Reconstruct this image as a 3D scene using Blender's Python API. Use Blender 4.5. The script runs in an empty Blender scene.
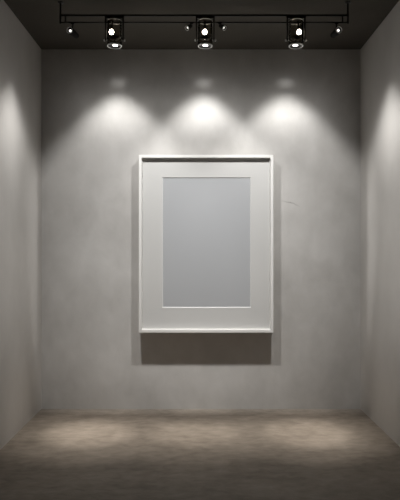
import bpy, bmesh, math
from mathutils import Vector, Matrix
sc = bpy.context.scene
col = sc.collection
PI = math.pi

# ------------------------------------------------------------------ measures
D = 5.0                      # camera to back wall
H = 3.2                      # room height
S = H / 359.5                # metres per photo pixel on the back wall
VX, VY = 198.5, 254.0        # vanishing point
EYE = (409.0 - VY) * S
def P(px, py, r):            # a point at the share r of the way to the back wall
    return Vector(((px - VX) * S * r, D * r, EYE - (py - VY) * S * r))
XL, XR = (41.5 - VX) * S, (360.4 - VX) * S
YF = -1.2                    # wall behind the viewer

class X_:                                           # arithmetic on shader sockets
    def __init__(s, nt, v): s.nt, s.v = nt, v
    def op(s, o, *a):
        n = s.nt.nodes.new('ShaderNodeMath'); n.operation = o
        for i, q in enumerate((s,) + a):
            if isinstance(q, X_): q = q.v
            if isinstance(q, (int, float)): n.inputs[i].default_value = q
            else: s.nt.links.new(q, n.inputs[i])
        return X_(s.nt, n.outputs[0])
    def __add__(s, o): return s.op('ADD', o)
    def __sub__(s, o): return s.op('SUBTRACT', o)
    def __mul__(s, o): return s.op('MULTIPLY', o)
    def __truediv__(s, o): return s.op('DIVIDE', o)
    def clamp(s, a, b): return s.op('MAXIMUM', a).op('MINIMUM', b)
    def step(s): 
        t = s.clamp(0, 1); return t * t * (X_(s.nt, 3.0).op('SUBTRACT', t * 2))
    def gauss(s): return (s * s * -1.0).op('EXPONENT')
CRACK = (P(284, 202, 1).x, P(284, 202, 1).z)
# ------------------------------------------------------------------ materials
def mat(name):
    m = bpy.data.materials.new(name); m.use_nodes = True
    nt = m.node_tree
    return m, nt, nt.nodes['Principled BSDF']
def simple(name, c, rough=0.5, metal=0.0, spec=0.5):
    m, nt, b = mat(name)
    b.inputs['Base Color'].default_value = (*c, 1)
    b.inputs['Roughness'].default_value = rough
    b.inputs['Metallic'].default_value = metal
    b.inputs['Specular IOR Level'].default_value = spec
    # faint grain so that nothing is perfectly even
    n = nt.nodes.new('ShaderNodeTexNoise'); n.inputs['Scale'].default_value = 180
    bp = nt.nodes.new('ShaderNodeBump'); bp.inputs['Strength'].default_value = 0.03
    bp.inputs['Distance'].default_value = 0.002
    nt.links.new(n.outputs['Fac'], bp.inputs['Height']); nt.links.new(bp.outputs[0], b.inputs['Normal'])
    return m
def emitter(name, c, strength):
    m = bpy.data.materials.new(name); m.use_nodes = True
    nt = m.node_tree; nt.nodes.clear()
    o = nt.nodes.new('ShaderNodeOutputMaterial'); e = nt.nodes.new('ShaderNodeEmission')
    e.inputs[0].default_value = (*c, 1); e.inputs[1].default_value = strength
    nt.links.new(e.outputs[0], o.inputs[0])
    return m
def mottled(name, c1, c2, stretch=(1, 1, 1), scale=1.3, rough=0.7, spec=0.3, fine=0.25, bump=0.12, cracks=False):
    """trowelled plaster / worn concrete: large soft clouds, patchy trowel marks, fine grain"""
    m, nt, b = mat(name); N = nt.nodes; L = nt.links
    tc = N.new('ShaderNodeTexCoord'); mp = N.new('ShaderNodeMapping'); mp.inputs['Scale'].default_value = stretch
    L.new(tc.outputs['Object'], mp.inputs['Vector'])
    n1 = N.new('ShaderNodeTexNoise'); n1.inputs['Scale'].default_value = scale; n1.inputs['Detail'].default_value = 5
    n1.inputs['Roughness'].default_value = 0.55; n1.inputs['Distortion'].default_value = 0.4
    n2 = N.new('ShaderNodeTexNoise'); n2.inputs['Scale'].default_value = scale * 5; n2.inputs['Detail'].default_value = 8
    n2.inputs['Distortion'].default_value = 0.3
    n3 = N.new('ShaderNodeTexNoise'); n3.inputs['Scale'].default_value = 60; n3.inputs['Detail'].default_value = 4
    for n in (n1, n2, n3): L.new(mp.outputs[0], n.inputs['Vector'])
    a = N.new('ShaderNodeMix'); a.inputs['Factor'].default_value = fine
    L.new(n1.outputs['Fac'], a.inputs[2]); L.new(n2.outputs['Fac'], a.inputs[3])
    cr = N.new('ShaderNodeValToRGB')
    cr.color_ramp.elements[0].position = 0.33; cr.color_ramp.elements[0].color = (*c1, 1)
    cr.color_ramp.elements[1].position = 0.67; cr.color_ramp.elements[1].color = (*c2, 1)
    L.new(a.outputs[0], cr.inputs[0])
    src = cr.outputs[0]
    if cracks:                                   # one short hairline crack right of the picture
        sx = N.new('ShaderNodeSeparateXYZ'); L.new(tc.outputs['Object'], sx.inputs[0])
        cx0, cz0 = CRACK
        X = X_(nt, sx.outputs['X']) - cx0; Z = X_(nt, sx.outputs['Z']) - cz0
        wob = X_(nt, n2.outputs['Fac']) - 0.5
        curve = Z + X * .22 + X * X * .5 - wob * .10
        line = (X_(nt, 1.0).op('SUBTRACT', curve.op('ABSOLUTE') * 110)).clamp(0, 1)
        span = ((X_(nt, .09).op('SUBTRACT', (X - .06).op('ABSOLUTE'))) * 9).clamp(0, 1)
        mx = N.new('ShaderNodeMix'); mx.data_type = 'RGBA'; mx.inputs[7].default_value = (c1[0] * .45, c1[1] * .45, c1[2] * .45, 1)
        L.new((line * span * .9).v, mx.inputs[0]); L.new(src, mx.inputs[6]); src = mx.outputs[2]
    L.new(src, b.inputs['Base Color'])
    b.inputs['Roughness'].default_value = rough; b.inputs['Specular IOR Level'].default_value = spec
    s = N.new('ShaderNodeMath'); s.operation = 'ADD'; L.new(n2.outputs['Fac'], s.inputs[0])
    q = N.new('ShaderNodeMath'); q.operation = 'MULTIPLY'; q.inputs[1].default_value = 0.25
    L.new(n3.outputs['Fac'], q.inputs[0]); L.new(q.outputs[0], s.inputs[1])
    bp = N.new('ShaderNodeBump'); bp.inputs['Strength'].default_value = bump; bp.inputs['Distance'].default_value = 0.02
    L.new(s.outputs[0], bp.inputs['Height']); L.new(bp.outputs[0], b.inputs['Normal'])
    return m
def glass(name):
    m, nt, b = mat(name); nt.nodes.remove(b)
    o = nt.nodes['Material Output']
    t = nt.nodes.new('ShaderNodeBsdfTransparent'); t.inputs[0].default_value = (0.86, 0.84, 0.80, 1)
    g = nt.nodes.new('ShaderNodeBsdfGlossy'); g.inputs['Roughness'].default_value = 0.08
    f = nt.nodes.new('ShaderNodeFresnel'); f.inputs[0].default_value = 1.22
    x = nt.nodes.new('ShaderNodeMixShader')
    nt.links.new(f.outputs[0], x.inputs[0]); nt.links.new(t.outputs[0], x.inputs[1]); nt.links.new(g.outputs[0], x.inputs[2])
    nt.links.new(x.outputs[0], o.inputs[0])
    return m

M_WALL = mottled('grey_plaster', (0.43, 0.415, 0.395), (0.585, 0.57, 0.55), stretch=(1, 1, .75), scale=1.3, fine=.35, bump=0.10, cracks=True)
M_SIDE = mottled('side_plaster', (0.44, 0.42, 0.395), (0.56, 0.54, 0.515), stretch=(1, .7, .5), scale=1.0, bump=0.08)
M_FLOOR = mottled('worn_concrete', (0.155, 0.132, 0.108), (0.285, 0.248, 0.21), stretch=(1, 1.6, 1), scale=2.2, rough=0.5, spec=0.25, fine=0.5, bump=0.3)
M_CEIL = mottled('charcoal_ceiling', (0.075, 0.068, 0.058), (0.092, 0.084, 0.072), scale=0.9, rough=0.8, spec=0.15, bump=0.03)
M_FRAME = simple('white_lacquer', (0.73, 0.72, 0.70), 0.35, spec=0.4)
M_MAT = simple('mount_board', (0.535, 0.53, 0.517), 0.9, spec=0.1)
M_BEVEL = simple('board_core', (0.68, 0.68, 0.67), 0.9, spec=0.1)
M_ART = simple('blank_print', (0.39, 0.397, 0.408), 0.8, spec=0.2)
M_BLACK = simple('black_metal', (0.012, 0.011, 0.010), 0.45, spec=0.4)
M_BARREL = simple('matt_black_paint', (0.006, 0.0055, 0.005), 0.75, spec=0.12)
M_DARK = simple('dark_bronze', (0.05, 0.045, 0.04), 0.35, metal=0.6)
M_CHROME = simple('chrome', (0.75, 0.74, 0.72), 0.3, metal=1.0)
M_GLASS = glass('smoked_glass')
M_BULB = emitter('lit_bulb', (1.0, 0.95, 0.87), 32.0)
M_LENS = emitter('lit_lens', (1.0, 0.96, 0.90), 6.0)
M_SMALL = emitter('lit_small_lens', (1.0, 0.96, 0.90), 1.6)

# ------------------------------------------------------------------ mesh helpers
def box(bm, lo, hi):
    v = [bm.verts.new((x, y, z)) for x in (lo[0], hi[0]) for y in (lo[1], hi[1]) for z in (lo[2], hi[2])]
    for f in ((0, 1, 3, 2), (4, 6, 7, 5), (0, 4, 5, 1), (2, 3, 7, 6), (0, 2, 6, 4), (1, 5, 7, 3)):
        bm.faces.new([v[i] for i in f])
def frame_for(d):
    d = Vector(d).normalized()
    u = d.orthogonal().normalized() if abs(d.z) > .999 else d.cross(Vector((0, 0, 1))).normalized()
    return d, u, d.cross(u)
def lathe(bm, prof, origin=(0, 0, 0), axis=(0, 0, 1), seg=40):
    """revolve (radius, height) pairs about axis; radius 0 closes an end"""
    d, u, w = frame_for(axis); o = Vector(origin); rings = []
    for r, h in prof:
        if r < 1e-6: rings.append([bm.verts.new(o + d * h)])
        else: rings.append([bm.verts.new(o + d * h + (u * math.cos(2*PI*i/seg) + w * math.sin(2*PI*i/seg)) * r) for i in range(seg)])
    for a, b in zip(rings, rings[1:]):
        for i in range(seg):
            j = (i + 1) % seg
            if len(a) == 1 and len(b) == 1: continue
            if len(a) == 1: bm.faces.new((a[0], b[j], b[i]))
            elif len(b) == 1: bm.faces.new((a[i], a[j], b[0]))
            else: bm.faces.new((a[i], a[j], b[j], b[i]))
def rod(bm, a, b, r, seg=16):
    a, b = Vector(a), Vector(b); lathe(bm, [(0, 0), (r, 0), (r, (b-a).length), (0, (b-a).length)], a, b - a, seg)
def torus(bm, c, axis, R, r, seg=40, k=10):
    lathe(bm, [(R + r * math.cos(2*PI*i/k), r * math.sin(2*PI*i/k)) for i in range(k + 1)], c, axis, seg)
def build(name, bm, m, parent=None, smooth=False, bevel=0.0, at=None):
    bmesh.ops.remove_doubles(bm, verts=bm.verts, dist=1e-6)
    if bevel: bmesh.ops.bevel(bm, geom=list(bm.edges), offset=bevel, segments=2, affect='EDGES', profile=0.5)
    bmesh.ops.recalc_face_normals(bm, faces=bm.faces)
    me = bpy.data.meshes.new(name); bm.to_mesh(me); bm.free()
    if smooth:
        for p in me.polygons: p.use_smooth = True
        try: me.set_sharp_from_angle(angle=math.radians(40))
        except Exception: pass
    me.materials.append(m)
    o = bpy.data.objects.new(name, me); col.objects.link(o)
    if parent: o.parent = parent
    if at is not None: o.location = at
    return o
def thing(name, label, cat, loc=(0, 0, 0), group=None):
    o = bpy.data.objects.new(name, None); o.empty_display_size = .1; col.objects.link(o)
    o.location = loc; o['label'] = label; o['category'] = cat
    if group: o['group'] = group
    return o

# ------------------------------------------------------------------ the room
def slab(name, lo, hi, m):
    bm = bmesh.new(); box(bm, lo, hi); o = build(name, bm, m); o['kind'] = 'structure'; return o
T = 0.12
slab('floor', (XL - T, YF - T, -T), (XR + T, D + T, 0), M_FLOOR)
slab('ceiling', (XL - T, YF - T, H), (XR + T, D + T, H + T), M_CEIL)
slab('wall_back', (XL - T, D, 0), (XR + T, D + T, H), M_WALL)
slab('wall_left', (XL - T, YF, 0), (XL, D, H), M_SIDE)
slab('wall_right', (XR, YF, 0), (XR + T, D, H), M_SIDE)
slab('wall_front', (XL - T, YF - T, 0), (XR + T, YF, H), M_CEIL)

# ------------------------------------------------------------------ the picture
FD = 0.118                                      # how far the frame stands off the wall
rf = (D - FD) / D
A, B = P(138.8, 332.8, rf), P(273.4, 154.8, rf)   # outer corners on the front plane
bx = (A.x + B.x) / 2
pic = thing('picture_frame', 'large white box frame with pale mount and blank grey print on the back wall', 'picture frame', (bx, D, A.z))
def L_(v): return (v[0] - bx, v[1] - D, v[2] - A.z)
W2 = (B.x - A.x) / 2; HT = B.z - A.z; FW = 0.025
def ring_prism(bm, xo, z0, z1, ti, tb, tt, y0, y1):
    """rectangular ring: outer half width xo, z0..z1, bar widths side/bottom/top, y0 (front) to y1"""
    o = [(-xo, z0), (xo, z0), (xo, z1), (-xo, z1)]
    i = [(-xo + ti, z0 + tb), (xo - ti, z0 + tb), (xo - ti, z1 - tt), (-xo + ti, z1 - tt)]
    vo = [[bm.verts.new((x, y, z)) for x, z in o] for y in (y0, y1)]
    vi = [[bm.verts.new((x, y, z)) for x, z in i] for y in (y0, y1)]
    for k in range(4):
        j = (k + 1) % 4
        bm.faces.new((vo[0][k], vo[0][j], vi[0][j], vi[0][k])); bm.faces.new((vo[1][k], vi[1][k], vi[1][j], vo[1][j]))
        bm.faces.new((vo[0][k], vo[1][k], vo[1][j], vo[0][j])); bm.faces.new((vi[0][k], vi[0][j], vi[1][j], vi[1][k]))
bm = bmesh.new(); ring_prism(bm, W2, 0, HT, FW, FW, FW, -FD, 0)
build('moulding', bm, M_FRAME, pic, bevel=0.002)
REC = 0.045                                     # mount lies this far behind the front edge
# the mount: a board with a window cut in it
rm = (D - FD + REC) / D
a0, a1 = P(163.0, 307.0, rm), P(250.2, 178.0, rm)
bv = 0.005
xi, zi = W2 - FW - 0.0005, FW + 0.0005
yb = -FD + REC
def rect(bm, x0, x1, z0, z1, y): return [bm.verts.new(p) for p in ((x0, y, z0), (x1, y, z0), (x1, y, z1), (x0, y, z1))]
ax0, ax1, az0, az1 = a0.x - bx, a1.x - bx, a0.z - A.z, a1.z - A.z
bm = bmesh.new()
of = rect(bm, -xi, xi, zi, HT - zi, yb); wf = rect(bm, ax0 - bv, ax1 + bv, az0 - bv, az1 + bv, yb)
ob = rect(bm, -xi, xi, zi, HT - zi, yb + .006); wb = rect(bm, ax0 - bv, ax1 + bv, az0 - bv, az1 + bv, yb + .006)
for k in range(4):
    j = (k + 1) % 4
    bm.faces.new((of[k], of[j], wf[j], wf[k])); bm.faces.new((ob[k], wb[k], wb[j], ob[j]))
    bm.faces.new((of[k], ob[k], ob[j], of[j])); bm.faces.new((wf[k], wf[j], wb[j], wb[k]))
mo = build('mount_board', bm, M_MAT, pic)
bm = bmesh.new()
f0 = rect(bm, ax0 - bv, ax1 + bv, az0 - bv, az1 + bv, yb); f1 = rect(bm, ax0, ax1, az0, az1, yb + .0055)
f2 = rect(bm, ax0 - bv, ax1 + bv, az0 - bv, az1 + bv, yb + .0055)
for k in range(4):
    j = (k + 1) % 4
    bm.faces.new((f0[k], f0[j], f1[j], f1[k])); bm.faces.new((f1[k], f1[j], f2[j], f2[k])); bm.faces.new((f0[k], f2[k], f2[j], f0[j]))
be = build('bevel_edge', bm, M_BEVEL, mo); be['label'] = 'white bevelled window edge of the mount'
bm = bmesh.new(); box(bm, (ax0 - .02, yb + .0065, az0 - .02), (ax1 + .02, yb + .009, az1 + .02))
pr = build('print', bm, M_ART, pic); pr['label'] = 'plain cool grey print'
bm = bmesh.new(); box(bm, (-xi, yb + .012, zi), (xi, yb + .016, HT - zi)); build('backing_board', bm, M_DARK, pic)
# a slim white fillet running round the inside of the moulding
bm = bmesh.new(); ring_prism(bm, xi, zi, HT - zi, .006, .008, .006, yb - .010, yb - .0005)
build('inner_fillet', bm, M_FRAME, pic, bevel=.001)

# ------------------------------------------------------------------ the track under the ceiling
RT = 0.812
K = S * RT
YT = D * RT
def T_(px, py): return P(px, py + .6, RT)
tr = thing('ceiling_light_track', 'black double-bar light track hung on rods under the dark ceiling', 'light track', (T_(204, 15).x, YT, H))
off = Vector(tr.location)
def tb(bm, p, q, t):                                # square bar between two points of the track plane
    lo = [min(a, b) for a, b in zip(p, q)]; hi = [max(a, b) for a, b in zip(p, q)]
    box(bm, [l - t/2 - o for l, o in zip(lo, off)], [h + t/2 - o for h, o in zip(hi, off)])
bm = bmesh.new(); tb(bm, T_(60.5, 15), T_(347.8, 15), .014); build('upper_bar', bm, M_BLACK, tr, bevel=.002)
bm = bmesh.new(); tb(bm, T_(60.5, 22), T_(347.8, 22), .010); build('lower_bar', bm, M_BLACK, tr, bevel=.002)
for px in (60.5, 347.8):
    bm = bmesh.new(); p = T_(px, 22.5); q = Vector((p.x, p.y, H - .0065)); tb(bm, p, q, .012)
    build('hanging_rod', bm, M_BLACK, tr, bevel=.002)
for px in (65.5, 342.5):
    bm = bmesh.new(); tb(bm, T_(px, 16), T_(px, 21.4), .009); build('spacer', bm, M_BLACK, tr)
for px in (60.5, 347.8):                     # round roses fixing the track to the ceiling
    bm = bmesh.new(); p = T_(px, 10); lathe(bm, [(0, 0), (.022, 0), (.022, -.006), (.012, -.011), (0, -.011)], Vector((p.x, YT, H)) - off, seg=28)
    build('ceiling_rose', bm, M_BLACK, tr, smooth=True)

# ------------------------------------------------------------------ light distributions
def shaped_wall_beam(parent, loc, facing, across, dist, shift, power, e):
    """point lamp with beam shaped to paint pool, scallop and glow on its wall"""
    li = bpy.data.lights.new('shaped_wall_beam', 'POINT'); li.energy = power; li.shadow_soft_size = e.get('size', .022)
    li.color = (1.0, 0.992, 0.978)
    li.use_nodes = True; nt = li.node_tree; nt.nodes.clear()
    out = nt.nodes.new('ShaderNodeOutputLight'); em = nt.nodes.new('ShaderNodeEmission')
    g = nt.nodes.new('ShaderNodeNewGeometry')
    def dot(v):
        n = nt.nodes.new('ShaderNodeVectorMath'); n.operation = 'DOT_PRODUCT'; n.inputs[1].default_value = v
        nt.links.new(g.outputs['Incoming'], n.inputs[0]); return X_(nt, n.outputs['Value'])
    f, a, dn = dot(facing), dot(across), dot((0, 0, -1))
    fs = f.op('MAXIMUM', 0.02)
    u, v = a / fs, dn / fs
    x = u * dist - shift; d = v * dist                # where the ray meets the wall: sideways and down, metres
    cos3 = (v * v + 1.0).op('POWER', 1.5)
    a0 = e['a']
    edge = ((x * x + a0 * a0).op('SQRT') - a0) * e.get('slope', 1.0) + e['top']
    soft = d.op('MAXIMUM', 0) * e['soft'] + e['soft0']
    body = ((d - edge) / soft + 0.35).step()
    lat = X_(nt, 1.0).op('DIVIDE', (x * (1 / e['lat'])).op('ABSOLUTE').op('POWER', 3) + 1.0)
    fall = (d * (-1 / e['len'])).op('EXPONENT') * e['b1'] + e['b0']
    core = ((((x * (1 / e['cx'])).op('POWER', 2) + ((d - e['cd']) * (1 / e['cz'])).op('POWER', 2)) * -1).op('EXPONENT')) * e['core']
    halo = ((((x * (1 / .055)).op('POWER', 2) + ((d - e['hd']) * (1 / .035)).op('POWER', 2)) * -1).op('EXPONENT')) * e['halo']
    glow = (((x * (1 / .42)).op('POWER', 2) + ((d - e['cd']) * (1 / .24)).op('POWER', 2)) * -1).op('EXPONENT') * e['glow']
    tail = (X_(nt, e['end']).op('SUBTRACT', d) * (1 / 1.3)).step()
    ahead = ((f - 0.05) * 5).step() * (X_(nt, e.get('wide', 3.0)).op('SUBTRACT', u.op('ABSOLUTE')) * e.get('wsl', .8)).step()
    I = (body * lat * fall + core * body + halo + glow + ((d + .35) * 4).step() * e.get('spill', 0.0)) * cos3 * tail * ahead  # wanted wall pattern of pool, scallop and halo painted into the beam strength
    I = I.op('MINIMUM', e.get('max', 60))
    nt.links.new(I.v, em.inputs['Strength']); nt.links.new(em.outputs[0], out.inputs[0])
    o = bpy.data.objects.new('shaped_wall_beam', li); col.objects.link(o); o.parent = parent; o.location = Vector(loc) - Vector(parent.location)
    return o
def spot(parent, loc, aim, power, angle, blend, size=.02, c=(1.0, .93, .85)):
    li = bpy.data.lights.new('spot_beam', 'SPOT'); li.energy = power; li.spot_size = math.radians(angle); li.spot_blend = blend
    li.shadow_soft_size = size; li.color = c
    o = bpy.data.objects.new('spot_beam', li); col.objects.link(o); o.parent = parent; o.location = Vector(loc) - Vector(parent.location)
    o.rotation_euler = (Vector(aim) - Vector(loc)).to_track_quat('-Z', 'Y').to_euler()
    return o

# ------------------------------------------------------------------ three glass lantern spotlights
BACK = dict(a=.15, top=.055, soft=.50, soft0=.10, lat=1.0, len=.95, b1=1.25, b0=.055, cx=.22, cz=.14, cd=.225, core=.72, hd=-.055, halo=.5, glow=.32, spill=.010, end=3.7, wide=2.05, size=.052)
def lantern(px, bulb_dx, pool_px, floor_px, fw, label):
    top = T_(px, 15); zb = T_(px, 45.6).z; zt = T_(px, 19.2).z
    t = thing('lantern_spotlight', label, 'spotlight', (top.x, YT, top.z), 'glass lantern spotlights on the track')
    o = top
    R = .0525; Wk = .0625; z = lambda y: T_(px, y).z - o.z
    # yoke: a flat black strap bent over the bar and down both sides
    bm = bmesh.new()
    box(bm, (-Wk - .005, -.011, -.021), (Wk + .005, .011, -.0085))
    for s in (-1, 1):
        box(bm, (s * Wk - .005, -.011, z(40.6)), (s * Wk + .005, .011, -.0085))
    build('yoke', bm, M_BLACK, t, bevel=.0015)
    for s in (-1, 1):                                # side screws that clamp the glass
        bm = bmesh.new(); rod(bm, (s * (R + .001), 0, z(39.6)), (s * (Wk + .010), 0, z(39.6)), .0045)
        lathe(bm, [(0, 0), (.008, 0), (.009, .004), (.006, .009), (0, .010)], (s * (Wk + .007), 0, z(39.6)), (s, 0, 0), 20)
        build('clamp_screw', bm, M_CHROME, t, smooth=True)
    # cap on top of the glass
    bm = bmesh.new(); lathe(bm, [(0, -.0215), (.020, -.0215), (R - .006, z(19.2)), (R + .001, z(19.2) - .004), (R + .001, z(19.2) - .012), (0, z(19.2) - .012)])
    cap = build('cap', bm, M_DARK, t, smooth=True)
    bm = bmesh.new(); torus(bm, (0, 0, z(19.2) - .012), (0, 0, 1), R + .0005, .0016); build('cap_band', bm, M_CHROME, cap, smooth=True)
    # clear cylinder, open below, with wall thickness
    bm = bmesh.new(); zt_, zb_ = z(19.2) - .013, z(44.0)
    lathe(bm, [(R, zt_), (R, zb_), (R - .004, zb_), (R - .004, zt_), (R, zt_)], seg=48)
    build('glass_cylinder', bm, M_GLASS, t, smooth=True)
    # bulb on its socket
    bc = Vector((bulb_dx, -.012, z(32.2)))
    bm = bmesh.new(); rod(bm, (bulb_dx * .6, -.004, z(19.2) - .012), bc + Vector((0, 0, .030)), .006)
    lathe(bm, [(0, .018), (.012, .018), (.013, .030), (.013, .046), (.007, .052), (0, .052)], bc, (0, 0, 1), 24)
    build('socket', bm, M_DARK, t, smooth=True)
    bm = bmesh.new(); rb = .0168
    lathe(bm, [(0, -rb)] + [(rb * math.sin(PI * i / 14), -rb * math.cos(PI * i / 14)) for i in range(1, 13)] + [(.009, rb * 1.0), (0, rb * 1.0)], bc, (0, 0, 1), 28)
    build('bulb', bm, M_BULB, t, smooth=True)
    # dished reflector under the bulb and a post to the lamp head
    bm = bmesh.new(); zc = z(37.6)
    lathe(bm, [(.010, zc - .010), (.030, zc - .006), (.041, zc + .006), (.0425, zc + .006), (.031, zc - .008), (.010, zc - .012), (.010, zc - .010)], seg=36)
    rod(bm, (0, 0, zc - .012), (0, 0, z(42.2)), .006)
    build('reflector_dish', bm, M_DARK, t, smooth=True)
    # lamp head closing the cylinder: dark body, chrome ring, glowing lens
    bm = bmesh.new(); zz = z(45.6)
    lathe(bm, [(0, z(42.2)), (.028, z(42.2)), (.040, z(43.6)), (.0455, zz + .004), (.0455, zz), (.030, zz + .007), (0, zz + .007)], seg=40)
    hd = build('lamp_head', bm, M_BLACK, t, smooth=True)
    bm = bmesh.new(); torus(bm, (0, 0, zz + .002), (0, 0, 1), R - .003, .0042); build('chrome_ring', bm, M_CHROME, hd, smooth=True)
    bm = bmesh.new(); lathe(bm, [(0, zz + .0075), (.0175, zz + .0075), (.019, zz + .005), (.015, zz + .0035), (0, zz + .003)], (-bulb_dx * .25, 0, 0), seg=32)
    ln = build('lens', bm, M_LENS, hd, smooth=True); ln['label'] = 'glowing lens'
    src = Vector((o.x, YT, zb - .030))
    pool = (pool_px - VX) * S
    shaped_wall_beam(t, src, (0, 1, 0), (1, 0, 0), D - YT, pool - o.x, PW, BACK)
    fx = P(floor_px, 433, 155 / 179.)
    spot(t, src, (fx.x, fx.y, 0), FWATT * fw * .62, 17, 1.0)
    spot(t, src, (fx.x, fx.y, 0), FWATT * fw * .38, 31, 1.0)
    spot(t, src, (fx.x, fx.y, 0), FWATT * .05, 66, 1.0)
    return t
PW, FWATT = 38, 470
lantern(114.5, -.020, 118, 88, 1.0, 'glass lantern spotlight near the left end of the black track')
lantern(205.2, -.003, 203.5, 196, .75, 'glass lantern spotlight at the middle of the black track, between two small spots')
lantern(296.0, .020, 285.5, 308, 1.0, 'glass lantern spotlight near the right end of the black track')

# ------------------------------------------------------------------ four small black spots
def small_spot(hook_px, lens_pt, tail_pt, rad, label, strength_mat):
    """hook on the lower bar, barrel from tail_pt to lens_pt (world points)"""
    hook = T_(hook_px, 22.6)
    t = thing('small_spotlight', label, 'spotlight', hook, 'small black spotlights on the track')
    a, b = tail_pt - hook, lens_pt - hook
    ax = (b - a); Ln = ax.length; ax.normalize(); mid = a + ax * Ln * .55
    bm = bmesh.new(); box(bm, (-.012, -.007, -.010), (.012, .007, .0)); rod(bm, (0, 0, -.008), mid, .0045)
    build('mounting_arm', bm, M_BLACK, t)
    bm = bmesh.new()
    lathe(bm, [(0, 0), (rad * .70, 0), (rad * .86, .008), (rad * .9, Ln * .45), (rad, Ln * .5), (rad, Ln), (rad * .82, Ln), (rad * .74, Ln - .012), (0, Ln - .012)], a, ax, 32)
    bd = build('barrel', bm, M_BARREL, t, smooth=True)
    bm = bmesh.new(); torus(bm, a + ax * Ln, ax, rad * .92, .0022, 32, 8); build('rim', bm, M_CHROME, bd, smooth=True)
    bm = bmesh.new(); lathe(bm, [(0, Ln - .0118), (rad * .42, Ln - .0118), (rad * .36, Ln - .008), (0, Ln - .007)], a, ax, 28)
    build('lens', bm, strength_mat, bd, smooth=True)
    return t, b + hook, ax
SIDE = dict(a=.08, slope=.72, top=.34, soft=.45, soft0=.10, lat=1.6, len=.75, b1=.60, b0=.07, cx=.27, cz=.33, cd=.58, core=.25, hd=.05, halo=0.0, glow=.13, spill=.012, end=3.3, wide=2.2, wsl=3.3, size=.02)
SP = 14
t, s, ax = small_spot(72.5, P(69.6, 30.2, .800), P(76.8, 36.2, .823), .0235, 'small black spotlight at the left end of the track, turned towards the left wall', M_SMALL)
shaped_wall_beam(t, s + Vector((-.045, -.01, -.012)), (-1, 0, 0), (0, 1, 0), s.x - .045 - XL, .23, SP, SIDE)
t, s, ax = small_spot(336.5, P(339.0, 29.8, .800), P(332.6, 35.6, .823), .0235, 'small black spotlight at the right end of the track, turned towards the right wall', M_SMALL)
shaped_wall_beam(t, s + Vector((.045, -.01, -.012)), (1, 0, 0), (0, 1, 0), XR - s.x - .045, .25, SP, SIDE)
small_spot(191.5, P(186.9, 28.2, .808), P(191.2, 25.6, .815), .0165, 'small black spotlight just left of the middle lantern', M_SMALL)
small_spot(219.6, P(224.6, 28.2, .808), P(220.0, 25.6, .815), .0165, 'small black spotlight just right of the middle lantern', M_SMALL)

# ------------------------------------------------------------------ world, camera, view
w = bpy.data.worlds.new('World'); sc.world = w; w.use_nodes = True
w.node_tree.nodes['Background'].inputs[0].default_value = (0, 0, 0, 1)
cam = bpy.data.cameras.new('camera'); co = bpy.data.objects.new('camera', cam); col.objects.link(co)
co.location = (0, 0, EYE); co.rotation_euler = (PI / 2, 0, 0)
cam.sensor_fit = 'HORIZONTAL'; cam.sensor_width = 36; cam.lens = (D / S) / 400 * 36
cam.shift_x = (200 - VX) / 400; cam.shift_y = (VY - 250) / 400
cam.clip_start = .02
sc.camera = co
vs = sc.view_settings; vs.view_transform = 'Standard'; vs.look = 'None'; vs.gamma = 1; vs.use_curve_mapping = False; vs.exposure = 0.0
